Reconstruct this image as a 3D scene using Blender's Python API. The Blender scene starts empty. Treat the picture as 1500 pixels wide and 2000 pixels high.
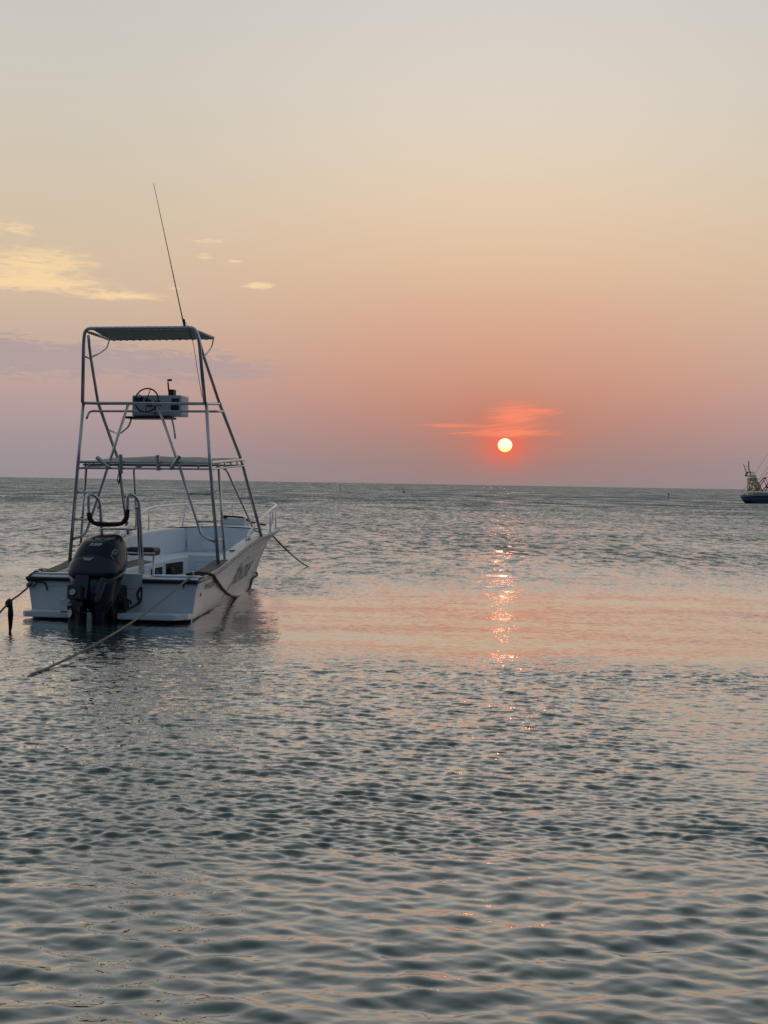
import bpy, bmesh, math, random
import numpy as np
from mathutils import Vector, Matrix
random.seed(4)
rng = np.random.default_rng(11)
S = bpy.context.scene
COL = S.collection
R = math.radians

# ------------------------------------------------------------------ camera
CAM_H = 1.851
roll = math.atan(25/1500); pitch = math.atan(56/3006)
cd = bpy.data.cameras.new('camera'); cam = bpy.data.objects.new('camera', cd); COL.objects.link(cam)
cd.sensor_fit = 'VERTICAL'; cd.sensor_height = 24; cd.sensor_width = 18
cd.lens = 24*3006/2000; cd.clip_start = 0.1; cd.clip_end = 60000
fw = Vector((0, math.cos(pitch), -math.sin(pitch))); up = Vector((0, math.sin(pitch), math.cos(pitch))); rt = Vector((1, 0, 0))
cR = math.cos(roll)*rt + math.sin(roll)*up; cU = -math.sin(roll)*rt + math.cos(roll)*up
m = Matrix((cR, cU, -fw)).transposed().to_4x4(); m.translation = (0, 0, CAM_H)
cam.matrix_world = m
S.camera = cam

# ------------------------------------------------------------------ sun, sky
SUN_AZ = R(4.45); SUN_EL = R(1.49)          # azimuth measured from +Y towards +X
sdir = Vector((math.sin(SUN_AZ)*math.cos(SUN_EL), math.cos(SUN_AZ)*math.cos(SUN_EL), math.sin(SUN_EL)))
sl = bpy.data.lights.new('sun', 'SUN'); so = bpy.data.objects.new('sun', sl); COL.objects.link(so)
sl.energy = 0.0013; sl.color = (1.0, 0.26, 0.12); sl.angle = R(0.53)
so.rotation_euler = sdir.to_track_quat('Z', 'Y').to_euler()

S.view_settings.view_transform = 'Standard'; S.view_settings.look = 'None'
S.view_settings.exposure = 0; S.view_settings.gamma = 1; S.view_settings.use_curve_mapping = False

def lin(c):
    return tuple(((v/255)/12.92 if v/255 <= .04045 else ((v/255+.055)/1.055)**2.4) for v in c)

world = bpy.data.worlds.new('World'); S.world = world; world.use_nodes = True
nt = world.node_tree; nt.nodes.clear()
class G:
    """tiny helper for node trees"""
    def __init__(s, nt): s.nt = nt
    def n(s, t, **k):
        nd = s.nt.nodes.new(t)
        for a, v in k.items(): setattr(nd, a, v)
        return nd
    def put(s, sock, v):
        if v is None: return
        if hasattr(v, 'is_output') or isinstance(v, bpy.types.NodeSocket): s.nt.links.new(v, sock)
        else: sock.default_value = v
    def m(s, op, a, b=None, c=None, clamp=False):
        nd = s.n('ShaderNodeMath', operation=op, use_clamp=clamp)
        for i, v in enumerate((a, b, c)): s.put(nd.inputs[i], v)
        return nd.outputs[0]
    def vm(s, op, a, b=None, out=0):
        nd = s.n('ShaderNodeVectorMath', operation=op)
        s.put(nd.inputs[0], a); s.put(nd.inputs[1], b)
        return nd.outputs[out]
    def xyz(s, x, y, z):
        nd = s.n('ShaderNodeCombineXYZ')
        for i, v in enumerate((x, y, z)): s.put(nd.inputs[i], v)
        return nd.outputs[0]
    def mix(s, f, a, b, blend='MIX'):
        nd = s.n('ShaderNodeMix', data_type='RGBA', blend_type=blend)
        nd.clamp_factor = True
        s.put(nd.inputs[0], f); s.put(nd.inputs[6], a); s.put(nd.inputs[7], b)
        return nd.outputs[2]
    def ramp(s, fac, stops, interp='LINEAR'):
        nd = s.n('ShaderNodeValToRGB'); cr = nd.color_ramp; cr.interpolation = interp
        while len(cr.elements) < len(stops): cr.elements.new(.5)
        for e, (p, c) in zip(cr.elements, stops): e.position = p
        for e, (p, c) in zip(cr.elements, stops): e.color = (*c, 1)
        s.put(nd.inputs[0], fac)
        return nd.outputs[0]
    def smooth(s, v, a, b, lo=0., hi=1.):
        nd = s.n('ShaderNodeMapRange', interpolation_type='SMOOTHSTEP')
        s.put(nd.inputs[0], v)
        nd.inputs[1].default_value = a; nd.inputs[2].default_value = b
        nd.inputs[3].default_value = lo; nd.inputs[4].default_value = hi
        return nd.outputs[0]
    def noise(s, vec, scale, detail=3, rough=.5, out=0, dist=0):
        nd = s.n('ShaderNodeTexNoise')
        s.put(nd.inputs['Vector'], vec); nd.inputs['Scale'].default_value = scale
        nd.inputs['Detail'].default_value = detail; nd.inputs['Roughness'].default_value = rough
        nd.inputs['Distortion'].default_value = dist
        return nd.outputs[out]
    def gauss(s, x, y, cx, cy, sx, sy):
        a = s.m('DIVIDE', s.m('SUBTRACT', x, cx), sx); b = s.m('DIVIDE', s.m('SUBTRACT', y, cy), sy)
        q = s.m('ADD', s.m('MULTIPLY', a, a), s.m('MULTIPLY', b, b))
        return s.m('EXPONENT', s.m('MULTIPLY', q, -1))

g = G(nt)
tc = g.n('ShaderNodeTexCoord').outputs['Generated']
sep = g.n('ShaderNodeSeparateXYZ'); g.put(sep.inputs[0], g.vm('NORMALIZE', tc))
X, Y, Z = sep.outputs
el = g.m('MULTIPLY', g.m('ARCSINE', Z), 57.2958)                       # degrees above the horizon
az = g.m('MULTIPLY', g.m('ARCTAN2', X, Y), 57.2958)                    # degrees right of +Y
daz = g.m('ABSOLUTE', g.m('SUBTRACT', az, 4.45))
daz = g.m('MINIMUM', daz, g.m('SUBTRACT', 360., daz))
# elevation squeezed so that the low sky gets most of the ramp: t = sqrt(el/90)
t = g.m('SQRT', g.m('DIVIDE', g.m('MAXIMUM', el, 0.), 90.))
def T(e): return math.sqrt(e/90)
sunr = [(0, (150,131,131)), (.8, (160,131,127)), (1.6, (174,133,123)), (2.6, (190,138,121)), (3.8, (203,149,127)), (5.2, (211,162,138)), (6.6, (217,175,148)),
        (8.2, (224,190,159)), (10, (226,201,173)), (12, (225,208,186)), (14.2, (220,210,196)), (18, (210,206,201)), (26, (204,203,199)), (40, (180,184,182)), (60, (136,145,147)), (90, (104,116,122))]
sidr = [(0, (150,141,146)), (.8, (157,145,149)), (1.6, (166,149,152)), (2.8, (181,157,155)), (3.8, (192,165,156)), (5.2, (200,175,158)), (6.6, (208,184,161)),
        (8.2, (211,190,165)), (10, (211,195,172)), (12, (209,198,180)), (14.2, (206,200,188)), (18, (201,198,194)), (26, (196,196,193)), (40, (174,179,179)), (60, (132,142,145)), (90, (104,116,122))]
bakr = [(0, (36,50,70)), (4, (46,64,88)), (10, (70,92,120)), (20, (102,124,152)), (40, (116,134,150)), (90, (104,116,122))]
def RP(st): return [(T(e), lin(c)) for e, c in st]
c_sun = g.ramp(t, RP(sunr)); c_sid = g.ramp(t, RP(sidr)); c_bak = g.ramp(t, RP(bakr))
base = g.mix(g.smooth(daz, 0, 17), c_sun, c_sid)
base = g.mix(g.smooth(daz, 34, 128), base, c_bak)
# the broad pink-orange bloom of haze round the low sun
saz = 4.45; sel = 1.49
bloom = g.gauss(az, el, saz, sel+.4, 2.3, 1.25)
base = g.mix(g.m('MULTIPLY', bloom, .5), base, (*lin((214,112,88)), 1))
bloom2 = g.gauss(az, el, saz, sel-.05, .75, .62)
base = g.mix(g.m('MULTIPLY', bloom2, .75), base, (*lin((255,104,76)), 1))
# lit cirrus by the sun and high on the left: noise in (azimuth, elevation) thresholded by where the cloud is
def fbm(ax, ex2, ax2, sc, z, dist=1.1):
    v = g.xyz(g.m('ADD', g.m('MULTIPLY', az, ax), g.m('MULTIPLY', el, ex2)), g.m('ADD', g.m('MULTIPLY', el, sc), g.m('MULTIPLY', az, ax2)), z)
    return g.noise(v, 1., 9, .60, dist=dist)
def wisp(n, mask, lo, hi, gain=.5): return g.m('MULTIPLY', g.smooth(g.m('ADD', n, g.m('MULTIPLY', mask, gain)), lo, hi), g.smooth(mask, .02, .45))
def cloud(f, col, base, k=1.):
    return g.mix(g.m('MULTIPLY', f, k, clamp=True), base, (*lin(col), 1))
cv = g.xyz(g.m('ADD', g.m('MULTIPLY', az, .35), g.m('MULTIPLY', el, -.25)), g.m('MULTIPLY', el, 2.6), 0.)
n1 = g.noise(cv, 1.15, 6, .6, dist=.6)
na = fbm(.80, -1.5, .34, 4.4, 3., 1.5); nb = fbm(1.1, -2.4, -.9, 11., 5., .8); nc = fbm(2.0, -1.5, .1, 9., 9.)
near = g.m('ADD', g.gauss(az, el, saz+.35, sel+1.08, 1.0, .52), g.m('MULTIPLY', g.gauss(az, el, saz+.05, sel+.44, 1.9, .15), .9))
near = g.m('ADD', near, g.m('MULTIPLY', g.gauss(az, el, saz+1.35, sel+1.26, .75, .10), .8))
near = g.m('ADD', near, g.m('MULTIPLY', g.gauss(az, el, saz-1.9, sel+.70, 1.2, .07), .8))
near = g.m('MINIMUM', near, 1.)
base = cloud(wisp(nb, near, .50, 1.22, .55), (255,142,106), base, .92)
lm = g.m('ADD', g.gauss(az, el, -12.9, 7.75, 2.1, .55), g.m('MULTIPLY', g.gauss(az, el, -13.6, 7.0, 3.2, .26), 1.0))
lm = g.m('ADD', lm, g.m('MULTIPLY', g.gauss(az, el, -10.0, 6.66, 1.7, .15), .95))
lm = g.m('ADD', lm, g.m('MULTIPLY', g.gauss(az, el, -14.1, 8.9, 1.6, .26), .6))
lm = g.m('MINIMUM', lm, 1.)
base = cloud(wisp(na, lm, .54, 1.06, .5), (250,216,166), base, .9)
sm = g.m('ADD', g.gauss(az, el, -4.8, 7.2, .60, .15), g.m('MULTIPLY', g.gauss(az, el, -5.7, 8.05, .28, .07), .9))
sm = g.m('ADD', sm, g.m('MULTIPLY', g.gauss(az, el, -6.8, 8.2, .34, .12), .8))
sm = g.m('ADD', sm, g.m('MULTIPLY', g.gauss(az, el, -6.6, 8.75, .9, .1), .6))
sm = g.m('ADD', sm, g.m('MULTIPLY', g.gauss(az, el, -7.9, 7.0, .4, .07), .6))
base = cloud(wisp(nc, sm, .60, .98, .5), (246,216,170), base, .85)
# a flat grey-mauve bank low on the left
tilt = g.m('MULTIPLY', g.m('MAXIMUM', g.m('ADD', az, 12.), 0.), .09)
wob = g.m('MULTIPLY', g.m('SUBTRACT', na, .5), 2.2)
bk = g.m('MULTIPLY', g.smooth(g.m('ADD', el, wob), 3.55, 4.05), g.smooth(g.m('ADD', g.m('ADD', el, wob), tilt), 5.25, 4.75))
bk = g.m('MULTIPLY', bk, g.smooth(az, -2.2, -6.5))
base = g.mix(g.m('MULTIPLY', bk, .8), base, (*lin((172,156,158)), 1))
# below the horizon: dark water colour
base = g.mix(g.smooth(el, -.6, 0.), (*lin((60,70,78)), 1), base)
# the disc itself, slightly flattened
dx = g.m('MULTIPLY', g.m('SUBTRACT', az, saz), 1.0); dy = g.m('MULTIPLY', g.m('SUBTRACT', el, sel), 1.06)
dr = g.m('SQRT', g.m('ADD', g.m('MULTIPLY', dx, dx), g.m('MULTIPLY', dy, dy)))
disc = g.smooth(dr, .272, .252)
dcol = g.mix(g.smooth(dy, -.26, .04), (8., 1.5, .30, 1), (8., 1.8, .85, 1))
base = g.mix(disc, base, dcol)
# physical sky adds a little blue dusk light
sky = g.n('ShaderNodeTexSky', sky_type='NISHITA'); sky.sun_disc = False
sky.sun_elevation = SUN_EL; sky.sun_rotation = SUN_AZ; sky.air_density = 1.2; sky.dust_density = 3
bg1 = g.n('ShaderNodeBackground'); g.put(bg1.inputs[0], base); bg1.inputs[1].default_value = 1
bg2 = g.n('ShaderNodeBackground'); g.put(bg2.inputs[0], sky.outputs[0]); bg2.inputs[1].default_value = .0008
add = g.n('ShaderNodeAddShader'); g.put(add.inputs[0], bg1.outputs[0]); g.put(add.inputs[1], bg2.outputs[0])
wo = g.n('ShaderNodeOutputWorld'); g.put(wo.inputs[0], add.outputs[0])
world.cycles.sampling_method = 'MANUAL'; world.cycles.sample_map_resolution = 2048

# ------------------------------------------------------------------ materials
MAT = {}
def mat(name, col, rough=.5, metal=0., bump=None, var=None, ior=1.45, coat=0., spec=None):
    """procedural principled material; var = (scale, amount, second colour), bump = (scale, strength)"""
    mt = bpy.data.materials.new(name); mt.use_nodes = True
    n = mt.node_tree; gg = G(n); b = n.nodes['Principled BSDF']
    b.inputs['Roughness'].default_value = rough; b.inputs['Metallic'].default_value = metal; b.inputs['IOR'].default_value = ior
    b.inputs['Coat Weight'].default_value = coat; b.inputs['Coat Roughness'].default_value = .08
    if spec is not None: b.inputs['Specular IOR Level'].default_value = spec
    co = gg.n('ShaderNodeTexCoord').outputs['Object']
    if var:
        f = gg.smooth(gg.noise(co, var[0], 5, .6), .38, .68)
        c = gg.mix(gg.m('MULTIPLY', f, var[1]), (*col, 1), (*var[2], 1))
        gg.put(b.inputs['Base Color'], c)
        rr = gg.m('ADD', gg.m('MULTIPLY', gg.noise(co, var[0]*2.3, 3), .25), rough-.1)
        gg.put(b.inputs['Roughness'], rr)
    else: b.inputs['Base Color'].default_value = (*col, 1)
    if bump:
        bn = gg.n('ShaderNodeBump'); bn.inputs['Strength'].default_value = bump[1]; bn.inputs['Distance'].default_value = .01
        gg.put(bn.inputs['Height'], gg.noise(co, bump[0], 3)); gg.put(b.inputs['Normal'], bn.outputs[0])
    MAT[name] = mt
    return mt
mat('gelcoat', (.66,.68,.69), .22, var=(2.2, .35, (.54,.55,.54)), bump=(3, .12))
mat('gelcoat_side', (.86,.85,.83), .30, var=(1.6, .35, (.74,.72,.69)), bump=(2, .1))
mat('gelcoat_deck', (.82,.81,.79), .38, var=(6, .35, (.52,.50,.46)), bump=(60, .15))
mat('liner', (.80,.84,.88), .40, var=(2.5, .4, (.68,.72,.76)), bump=(30, .1))
mat('antifoul', (.035,.055,.06), .6, var=(8, .6, (.02,.035,.03)), bump=(40, .3))
mat('rub_rail', (.42,.36,.33), .45, var=(14, .95, (.20,.105,.085)), bump=(40, .4))
mat('teak', (.20,.165,.135), .65, var=(20, .5, (.12,.10,.085)), bump=(80, .3))
mat('rubber', (.012,.012,.014), .45, var=(9, .5, (.03,.03,.033)), bump=(50, .2))
mat('steel', (.52,.52,.52), .20, metal=1., var=(18, .4, (.42,.39,.36)))
mat('steel_white', (.84,.82,.79), .30, metal=.55, var=(18, .3, (.55,.53,.5)))
mat('foam', (.018,.018,.019), .85, bump=(70, .6))
mat('cloth', (.44,.42,.40), .8, var=(5, .5, (.34,.325,.31)), bump=(120, .3))
mat('cloth_light', (.42,.41,.38), .8, var=(5, .5, (.3,.3,.28)), bump=(25, .5))
mat('engine_paint', (.004,.009,.022), .16, ior=1.36)
mat('engine_dark', (.009,.010,.012), .38, var=(9, .5, (.02,.022,.024)), bump=(30, .2))
mat('engine_glossy', (.006,.010,.018), .10, ior=1.5)
mat('alloy', (.30,.31,.32), .35, metal=.7, var=(20, .5, (.2,.2,.2)))
mat('decal_silver', (.55,.58,.62), .3)
mat('decal_grey', (.12,.125,.14), .5, var=(30, .5, (.24,.24,.25)))
mat('decal_pale', (.30,.30,.31), .5, var=(30, .5, (.5,.5,.5)))
mat('scum', (.26,.23,.17), .8, var=(9, .8, (.09,.09,.06)), bump=(60, .5))
mat('decal_dark', (.04,.042,.05), .5, var=(30, .4, (.12,.12,.12)))
mat('console_white', (.50,.53,.55), .35, var=(5, .3, (.4,.43,.45)))
mat('gauge', (.012,.016,.03), .15)
mat('rope_tan', (.30,.275,.235), .85, bump=(160, .9), var=(40, .6, (.2,.18,.15)))
mat('rope_dark', (.045,.032,.028), .85, bump=(160, .9), var=(40, .6, (.08,.055,.045)))
mat('hose_black', (.022,.018,.016), .6, bump=(60, .4))
mat('weed', (.018,.016,.014), .9, var=(30, .6, (.035,.03,.02)), bump=(60, 1))
mat('antenna_red', (.10,.035,.025), .4)
mat('ship_blue', (.08,.115,.17), .45, var=(1.2, .5, (.08,.12,.18)))
mat('ship_teal', (.03,.05,.055), .6, var=(1.5, .5, (.02,.03,.03)))
mat('ship_cream', (.36,.34,.24), .55, var=(2, .6, (.55,.52,.34)))
mat('ship_yellow', (.80,.70,.36), .6, var=(3, .7, (.38,.32,.16)))
mat('ship_black', (.012,.012,.016), .5)
mat('ship_red', (.42,.04,.05), .5, var=(3, .5, (.10,.015,.02)))
mat('marker', (.03,.025,.03), .6, var=(3, .5, (.06,.03,.03)))

# ------------------------------------------------------------------ mesh helpers
class MB:
    def __init__(s): s.v = []; s.f = []; s.smooth = []
    def quadgrid(s, rows, close_u=False, close_v=False, smooth=True):
        """rows: list of lists of points"""
        b = len(s.v); n = len(rows); k = len(rows[0])
        for r in rows: s.v += [tuple(p) for p in r]
        for i in range(n-1 if not close_v else n):
            for j in range(k-1 if not close_u else k):
                a = b+i*k+j; c = b+i*k+(j+1) % k; d = b+((i+1) % n)*k+(j+1) % k; e = b+((i+1) % n)*k+j
                s.f.append((a, c, d, e)); s.smooth.append(smooth)
        return b
    def cap(s, idx, rev=False):
        s.f.append(tuple(reversed(idx)) if rev else tuple(idx)); s.smooth.append(False)
    def tube(s, pts, r, seg=10, caps=True, fillet=0., r2=None, closed=False):
        P = [Vector(p) for p in pts]
        if fillet: P = rounded(P, fillet, closed)
        n = len(P); rows = []
        tan = []
        for i in range(n):
            if closed: d = P[(i+1) % n]-P[i-1]
            else: d = P[min(i+1, n-1)]-P[max(i-1, 0)]
            tan.append(d.normalized())
        ref = Vector((0, 0, 1)) if abs(tan[0].z) < .9 else Vector((1, 0, 0))
        u = tan[0].cross(ref).normalized()
        for i in range(n):
            u = (u - tan[i]*u.dot(tan[i])).normalized(); w = tan[i].cross(u)
            rr = r if r2 is None else r+(r2-r)*i/(n-1)
            if callable(r): rr = r(i/(n-1))
            rows.append([P[i]+u*math.cos(2*math.pi*k/seg)*rr+w*math.sin(2*math.pi*k/seg)*rr for k in range(seg)])
        b = s.quadgrid(rows, close_u=True, close_v=closed)
        if caps and not closed:
            s.cap([b+k for k in range(seg)]); s.cap([b+(n-1)*seg+k for k in range(seg)], True)
        return s
    def box(s, c, d, rot=None, bevel=0.):
        bm = bmesh.new(); bmesh.ops.create_cube(bm, size=1)
        for v in bm.verts: v.co = Vector((v.co.x*d[0], v.co.y*d[1], v.co.z*d[2]))
        if bevel: bmesh.ops.bevel(bm, geom=list(bm.edges), offset=bevel, segments=2, affect='EDGES', profile=.6)
        M = (rot.to_4x4() if rot is not None else Matrix.Identity(4)); M = Matrix.Translation(c) @ M
        bm.transform(M); s.bm(bm); return s
    def bm(s, bm, smooth=False):
        b = len(s.v); bm.verts.ensure_lookup_table()
        for i, v in enumerate(bm.verts): v.index = i
        s.v += [tuple(v.co) for v in bm.verts]
        for f in bm.faces: s.f.append(tuple(b+v.index for v in f.verts)); s.smooth.append(smooth)
        bm.free()
    def prism(s, poly, axis, a, b2, smooth=False):
        """poly: 2-D outline; axis 0/1/2 = extrusion axis from a to b2"""
        def P(p, t):
            q = list(p); q.insert(axis, t); return tuple(q)
        b = len(s.v); n = len(poly)
        s.v += [P(p, a) for p in poly]+[P(p, b2) for p in poly]
        for i in range(n): s.f.append((b+i, b+(i+1) % n, b+n+(i+1) % n, b+n+i)); s.smooth.append(smooth)
        s.cap([b+i for i in range(n)], True); s.cap([b+n+i for i in range(n)])
        return s
    def ball(s, c, r, sc=(1, 1, 1), seg=12):
        bm = bmesh.new(); bmesh.ops.create_uvsphere(bm, u_segments=seg, v_segments=seg//2+2, radius=r)
        for v in bm.verts: v.co = Vector((v.co.x*sc[0]+c[0], v.co.y*sc[1]+c[1], v.co.z*sc[2]+c[2]))
        s.bm(bm, True); return s
    def build(s, name, mt, parent=None, mods=None, autosmooth=True):
        me = bpy.data.meshes.new(name); me.from_pydata(s.v, [], s.f); me.update()
        bm = bmesh.new(); bm.from_mesh(me); bmesh.ops.recalc_face_normals(bm, faces=list(bm.faces)); bm.to_mesh(me); bm.free()
        for p, sm in zip(me.polygons, s.smooth): p.use_smooth = sm
        me.materials.append(MAT[mt] if isinstance(mt, str) else mt)
        o = bpy.data.objects.new(name, me); COL.objects.link(o)
        if parent is not None: o.parent = parent
        return o
def rounded(P, r, closed=False):
    out = []
    n = len(P)
    for i in range(n):
        if not closed and i in (0, n-1): out.append(P[i]); continue
        a, p, b = P[i-1], P[i], P[(i+1) % n]
        da = (a-p); db = (b-p)
        if da.normalized().dot(db.normalized()) < -.995: out.append(p); continue
        k = min(r, da.length*.48, db.length*.48)
        s0 = p+da.normalized()*k; s1 = p+db.normalized()*k
        for j in range(7):
            q = j/6; out.append(s0*(1-q)**2+p*2*q*(1-q)+s1*q*q)
    return out
def spline(pts, n=8):
    P = [Vector(p) for p in pts]; out = []
    for i in range(len(P)-1):
        p0 = P[max(i-1, 0)]; p1 = P[i]; p2 = P[i+1]; p3 = P[min(i+2, len(P)-1)]
        for j in range(n):
            t = j/n
            out.append(.5*((2*p1)+(p2-p0)*t+(2*p0-5*p1+4*p2-p3)*t*t+(3*p1-p0-3*p2+p3)*t**3))
    out.append(P[-1]); return out
def tag(o, label, cat, group=None, kind=None):
    if label: o['label'] = label
    if cat: o['category'] = cat
    if group: o['group'] = group
    if kind: o['kind'] = kind
    return o
def lab(o, text): o['label'] = text; return o
def text_mesh(body, size=1., shear=0., bold=0.):
    cu = bpy.data.curves.new('t', 'FONT'); cu.body = body; cu.size = size; cu.shear = shear; cu.offset = bold; cu.resolution_u = 3
    ob = bpy.data.objects.new('t', cu); COL.objects.link(ob)
    dg = bpy.context.evaluated_depsgraph_get(); me = bpy.data.meshes.new_from_object(ob.evaluated_get(dg))
    bm = bmesh.new(); bm.from_mesh(me); bmesh.ops.triangulate(bm, faces=list(bm.faces))
    bmesh.ops.subdivide_edges(bm, edges=[e for e in bm.edges if e.calc_length() > size*.25], cuts=1)
    bmesh.ops.triangulate(bm, faces=list(bm.faces))
    v = [tuple(q.co) for q in bm.verts]
    for i, q in enumerate(bm.verts): q.index = i
    f = [tuple(q.index for q in fc.verts) for fc in bm.faces]; bm.free()
    bpy.data.objects.remove(ob); bpy.data.curves.remove(cu); bpy.data.meshes.remove(me)
    return v, f

# ------------------------------------------------------------------ the sea: one real displaced sheet
F_PX = 1539.
def smoothstep(x, a, b):
    q = np.clip((x-a)/(b-a), 0, 1); return q*q*(3-2*q)
rs = list(np.linspace(.4, 4.2, 16))
ypix = np.arange(F_PX*CAM_H/4.3, F_PX*CAM_H/75, -.50)
rs += list(F_PX*CAM_H/ypix)
far = [80]
while far[-1] < 26000: far.append(far[-1]*1.06)
rs = np.array(rs+far); rs = np.unique(rs)
dense = np.radians(np.linspace(-18.0, 18.0, 1100))
side = np.radians(np.concatenate([np.linspace(18.8, 30, 40), np.linspace(32, 178, 60)]))
th = np.concatenate([-side[::-1], dense, side, [np.pi]])
RR, TT = np.meshgrid(rs, th, indexing='ij')
PX = RR*np.sin(TT); PY = RR*np.cos(TT)
dr = np.gradient(rs)[:, None]*np.ones_like(TT); dt = RR*np.gradient(th)[None, :]
# smooth value noise for wind patches
def vnoise(x, y, s, seed):
    r2 = np.random.default_rng(seed); out = 0; a = 1.
    for o in range(3):
        ph = r2.uniform(0, 6.28, 6); an = r2.uniform(0, 3.14, 6); k = s*2**o
        out = out + a*sum(np.sin(k*(x*np.cos(q)+y*np.sin(q)*.8)+p) for p, q in zip(ph, an))/3.; a *= .55
    return out
pw = vnoise(PX, PY, .55, 3)
bend = PY + .35*vnoise(PX, PY, .8, 5) - .02*PX
edge = 15.2+.45*vnoise(PX, PY, 1.1, 8)+.22*vnoise(PX, PY, 4., 9)
calm = smoothstep(bend, edge, edge+1.6+.75*np.clip(-PX, 0, 6)) * (1-smoothstep(bend+1.6*pw, 21.5, 40))*(.95+.05*np.tanh(pw))     # glassy band
streak = smoothstep(PY, 24, 25.5)*(1-smoothstep(PY, 28, 31))*(1-smoothstep(PX, -1.6, -.2))*.75
calm = np.clip(calm-streak, 0, 1)
smoothright = smoothstep(PX, 1.4, 2.6)*smoothstep(PY, 8, 9.5)*(1-smoothstep(PY, 13.2, 14.4))*.6
nearsm = 1-smoothstep(RR+.25*pw, 6.6, 8.2)                       # smooth wavelets by the camera
chop = np.clip((1-calm)*(1-smoothright)*(1-.82*nearsm)*(1+.16*pw), 0, 1.4)
H = np.zeros_like(PX)
NW = 126
for i in range(NW):
    lam = .045*(31)**((i+.5)/108) if i < 108 else 1.4*(3.2)**((i-108)/18)
    ang = rng.normal(0, .42 if lam < .15 else .36) + (.30 if i % 3 == 0 else -.1)
    k = 2*np.pi/lam; ph = rng.uniform(0, 6.28)
    filt = smoothstep(lam/np.maximum(dr, 1e-6), 2.2, 4.5)*smoothstep(lam/np.maximum(dt, 1e-6), 2.2, 5)
    if not filt.max() > 0: continue
    if lam < .075: slope = .050*chop**1.2*(1-.92*nearsm)+.001
    elif lam < .15: slope = .058*chop*(1-.85*nearsm)+.016*nearsm+.001
    elif lam < .26: slope = .026*chop*(1-nearsm)+.037*nearsm+.0006
    elif lam < .5: slope = .010*chop*(1-nearsm)+.016*nearsm+.0006
    elif lam < 1.4: slope = .006*chop+.004*nearsm+.001
    else: slope = .0035+0*chop
    q = k*(PX*np.sin(ang)+PY*np.cos(ang)) + ph + .5*np.sin(.9*PX+i)+.4*np.sin(.7*PY+2*i)
    H += filt*slope/k*(np.sin(q)+.17*np.sin(2*q))
verts = np.stack([PX, PY, H], -1).reshape(-1, 3).astype(np.float32)
nr, ntH = PX.shape
ii = np.arange(nr-1)[:, None]*ntH; jj = np.arange(ntH-1)[None, :]
faces = np.stack([ii+jj, ii+jj+1, ii+ntH+jj+1, ii+ntH+jj], -1).reshape(-1, 4)
seam = np.stack([np.arange(nr-1)*ntH+ntH-1, np.arange(nr-1)*ntH, np.arange(1, nr)*ntH, np.arange(1, nr)*ntH+ntH-1], -1)
faces = np.concatenate([faces, seam])[:, ::-1].astype(np.int32)
me = bpy.data.meshes.new('water')
me.vertices.add(len(verts)); me.vertices.foreach_set('co', verts.ravel())
me.loops.add(faces.size); me.loops.foreach_set('vertex_index', faces.ravel())
me.polygons.add(len(faces)); me.polygons.foreach_set('loop_start', np.arange(0, faces.size, 4, dtype=np.int32))
me.polygons.foreach_set('loop_total', np.full(len(faces), 4, dtype=np.int32))
me.polygons.foreach_set('use_smooth', np.ones(len(faces), dtype=bool))
me.update()
at = me.attributes.new('chop', 'FLOAT', 'POINT'); at.data.foreach_set('value', chop.ravel().astype(np.float32))
at = me.attributes.new('dist', 'FLOAT', 'POINT'); at.data.foreach_set('value', RR.ravel().astype(np.float32))
if me.polygons[5000].normal.z < 0: me.flip_normals()
water = bpy.data.objects.new('water', me); COL.objects.link(water)
tag(water, 'rippled grey-green sea reaching the horizon under the sunset', None, kind='structure')

wm = bpy.data.materials.new('sea_water'); wm.use_nodes = True; gg = G(wm.node_tree); b = wm.node_tree.nodes['Principled BSDF']
b.inputs['IOR'].default_value = 1.45; b.inputs['Roughness'].default_value = .02
b.inputs['Coat Weight'].default_value = 1; b.inputs['Coat IOR'].default_value = 1.5; b.inputs['Coat Roughness'].default_value = .02
b.inputs['Base Color'].default_value = (.040, .078, .076, 1)
geo = gg.n('ShaderNodeNewGeometry'); pos = geo.outputs['Position']; nrm = geo.outputs['Normal']
ca = gg.n('ShaderNodeAttribute', attribute_name='chop').outputs['Fac']; da = gg.n('ShaderNodeAttribute', attribute_name='dist').outputs['Fac']
sx = gg.n('ShaderNodeSeparateXYZ'); gg.put(sx.inputs[0], pos)
flat = gg.xyz(gg.m('MULTIPLY', sx.outputs[0], .6), sx.outputs[1], 0.)
deep = gg.xyz(sx.outputs[0], gg.m('MULTIPLY', sx.outputs[1], .36), 0.)
fine = gg.noise(flat, 17, 4, .66, out=1)
mid = gg.noise(gg.vm('ADD', deep, (13., 7., 0.)), 3.2, 7, .68, out=1)
big = gg.noise(gg.vm('ADD', deep, (3., 71., 0.)), .17, 6, .7, out=1)
def slope(v, ax, ay):      # noise colour -> slope vector, centred
    c = gg.vm('SUBTRACT', v, (.5, .5, .5))
    return gg.vm('MULTIPLY', c, gg.xyz(ax, ay, 0.))
fara = gg.smooth(da, 12, 45); farf = gg.smooth(da, 6.0, 13); farb = gg.smooth(da, 40, 160)
a_f = gg.m('ADD', gg.m('MULTIPLY', ca, gg.m('ADD', .22, gg.m('MULTIPLY', farf, 1.25))), gg.m('MULTIPLY', farf, .24))
a_m = gg.m('ADD', gg.m('MULTIPLY', fara, gg.m('MULTIPLY', ca, 2.1)), gg.m('ADD', .012, gg.m('MULTIPLY', fara, .10)))
a_b = gg.m('MULTIPLY', farb, gg.m('MULTIPLY', ca, 1.3))
def half(v): return gg.m('MULTIPLY', v, .6)
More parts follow.
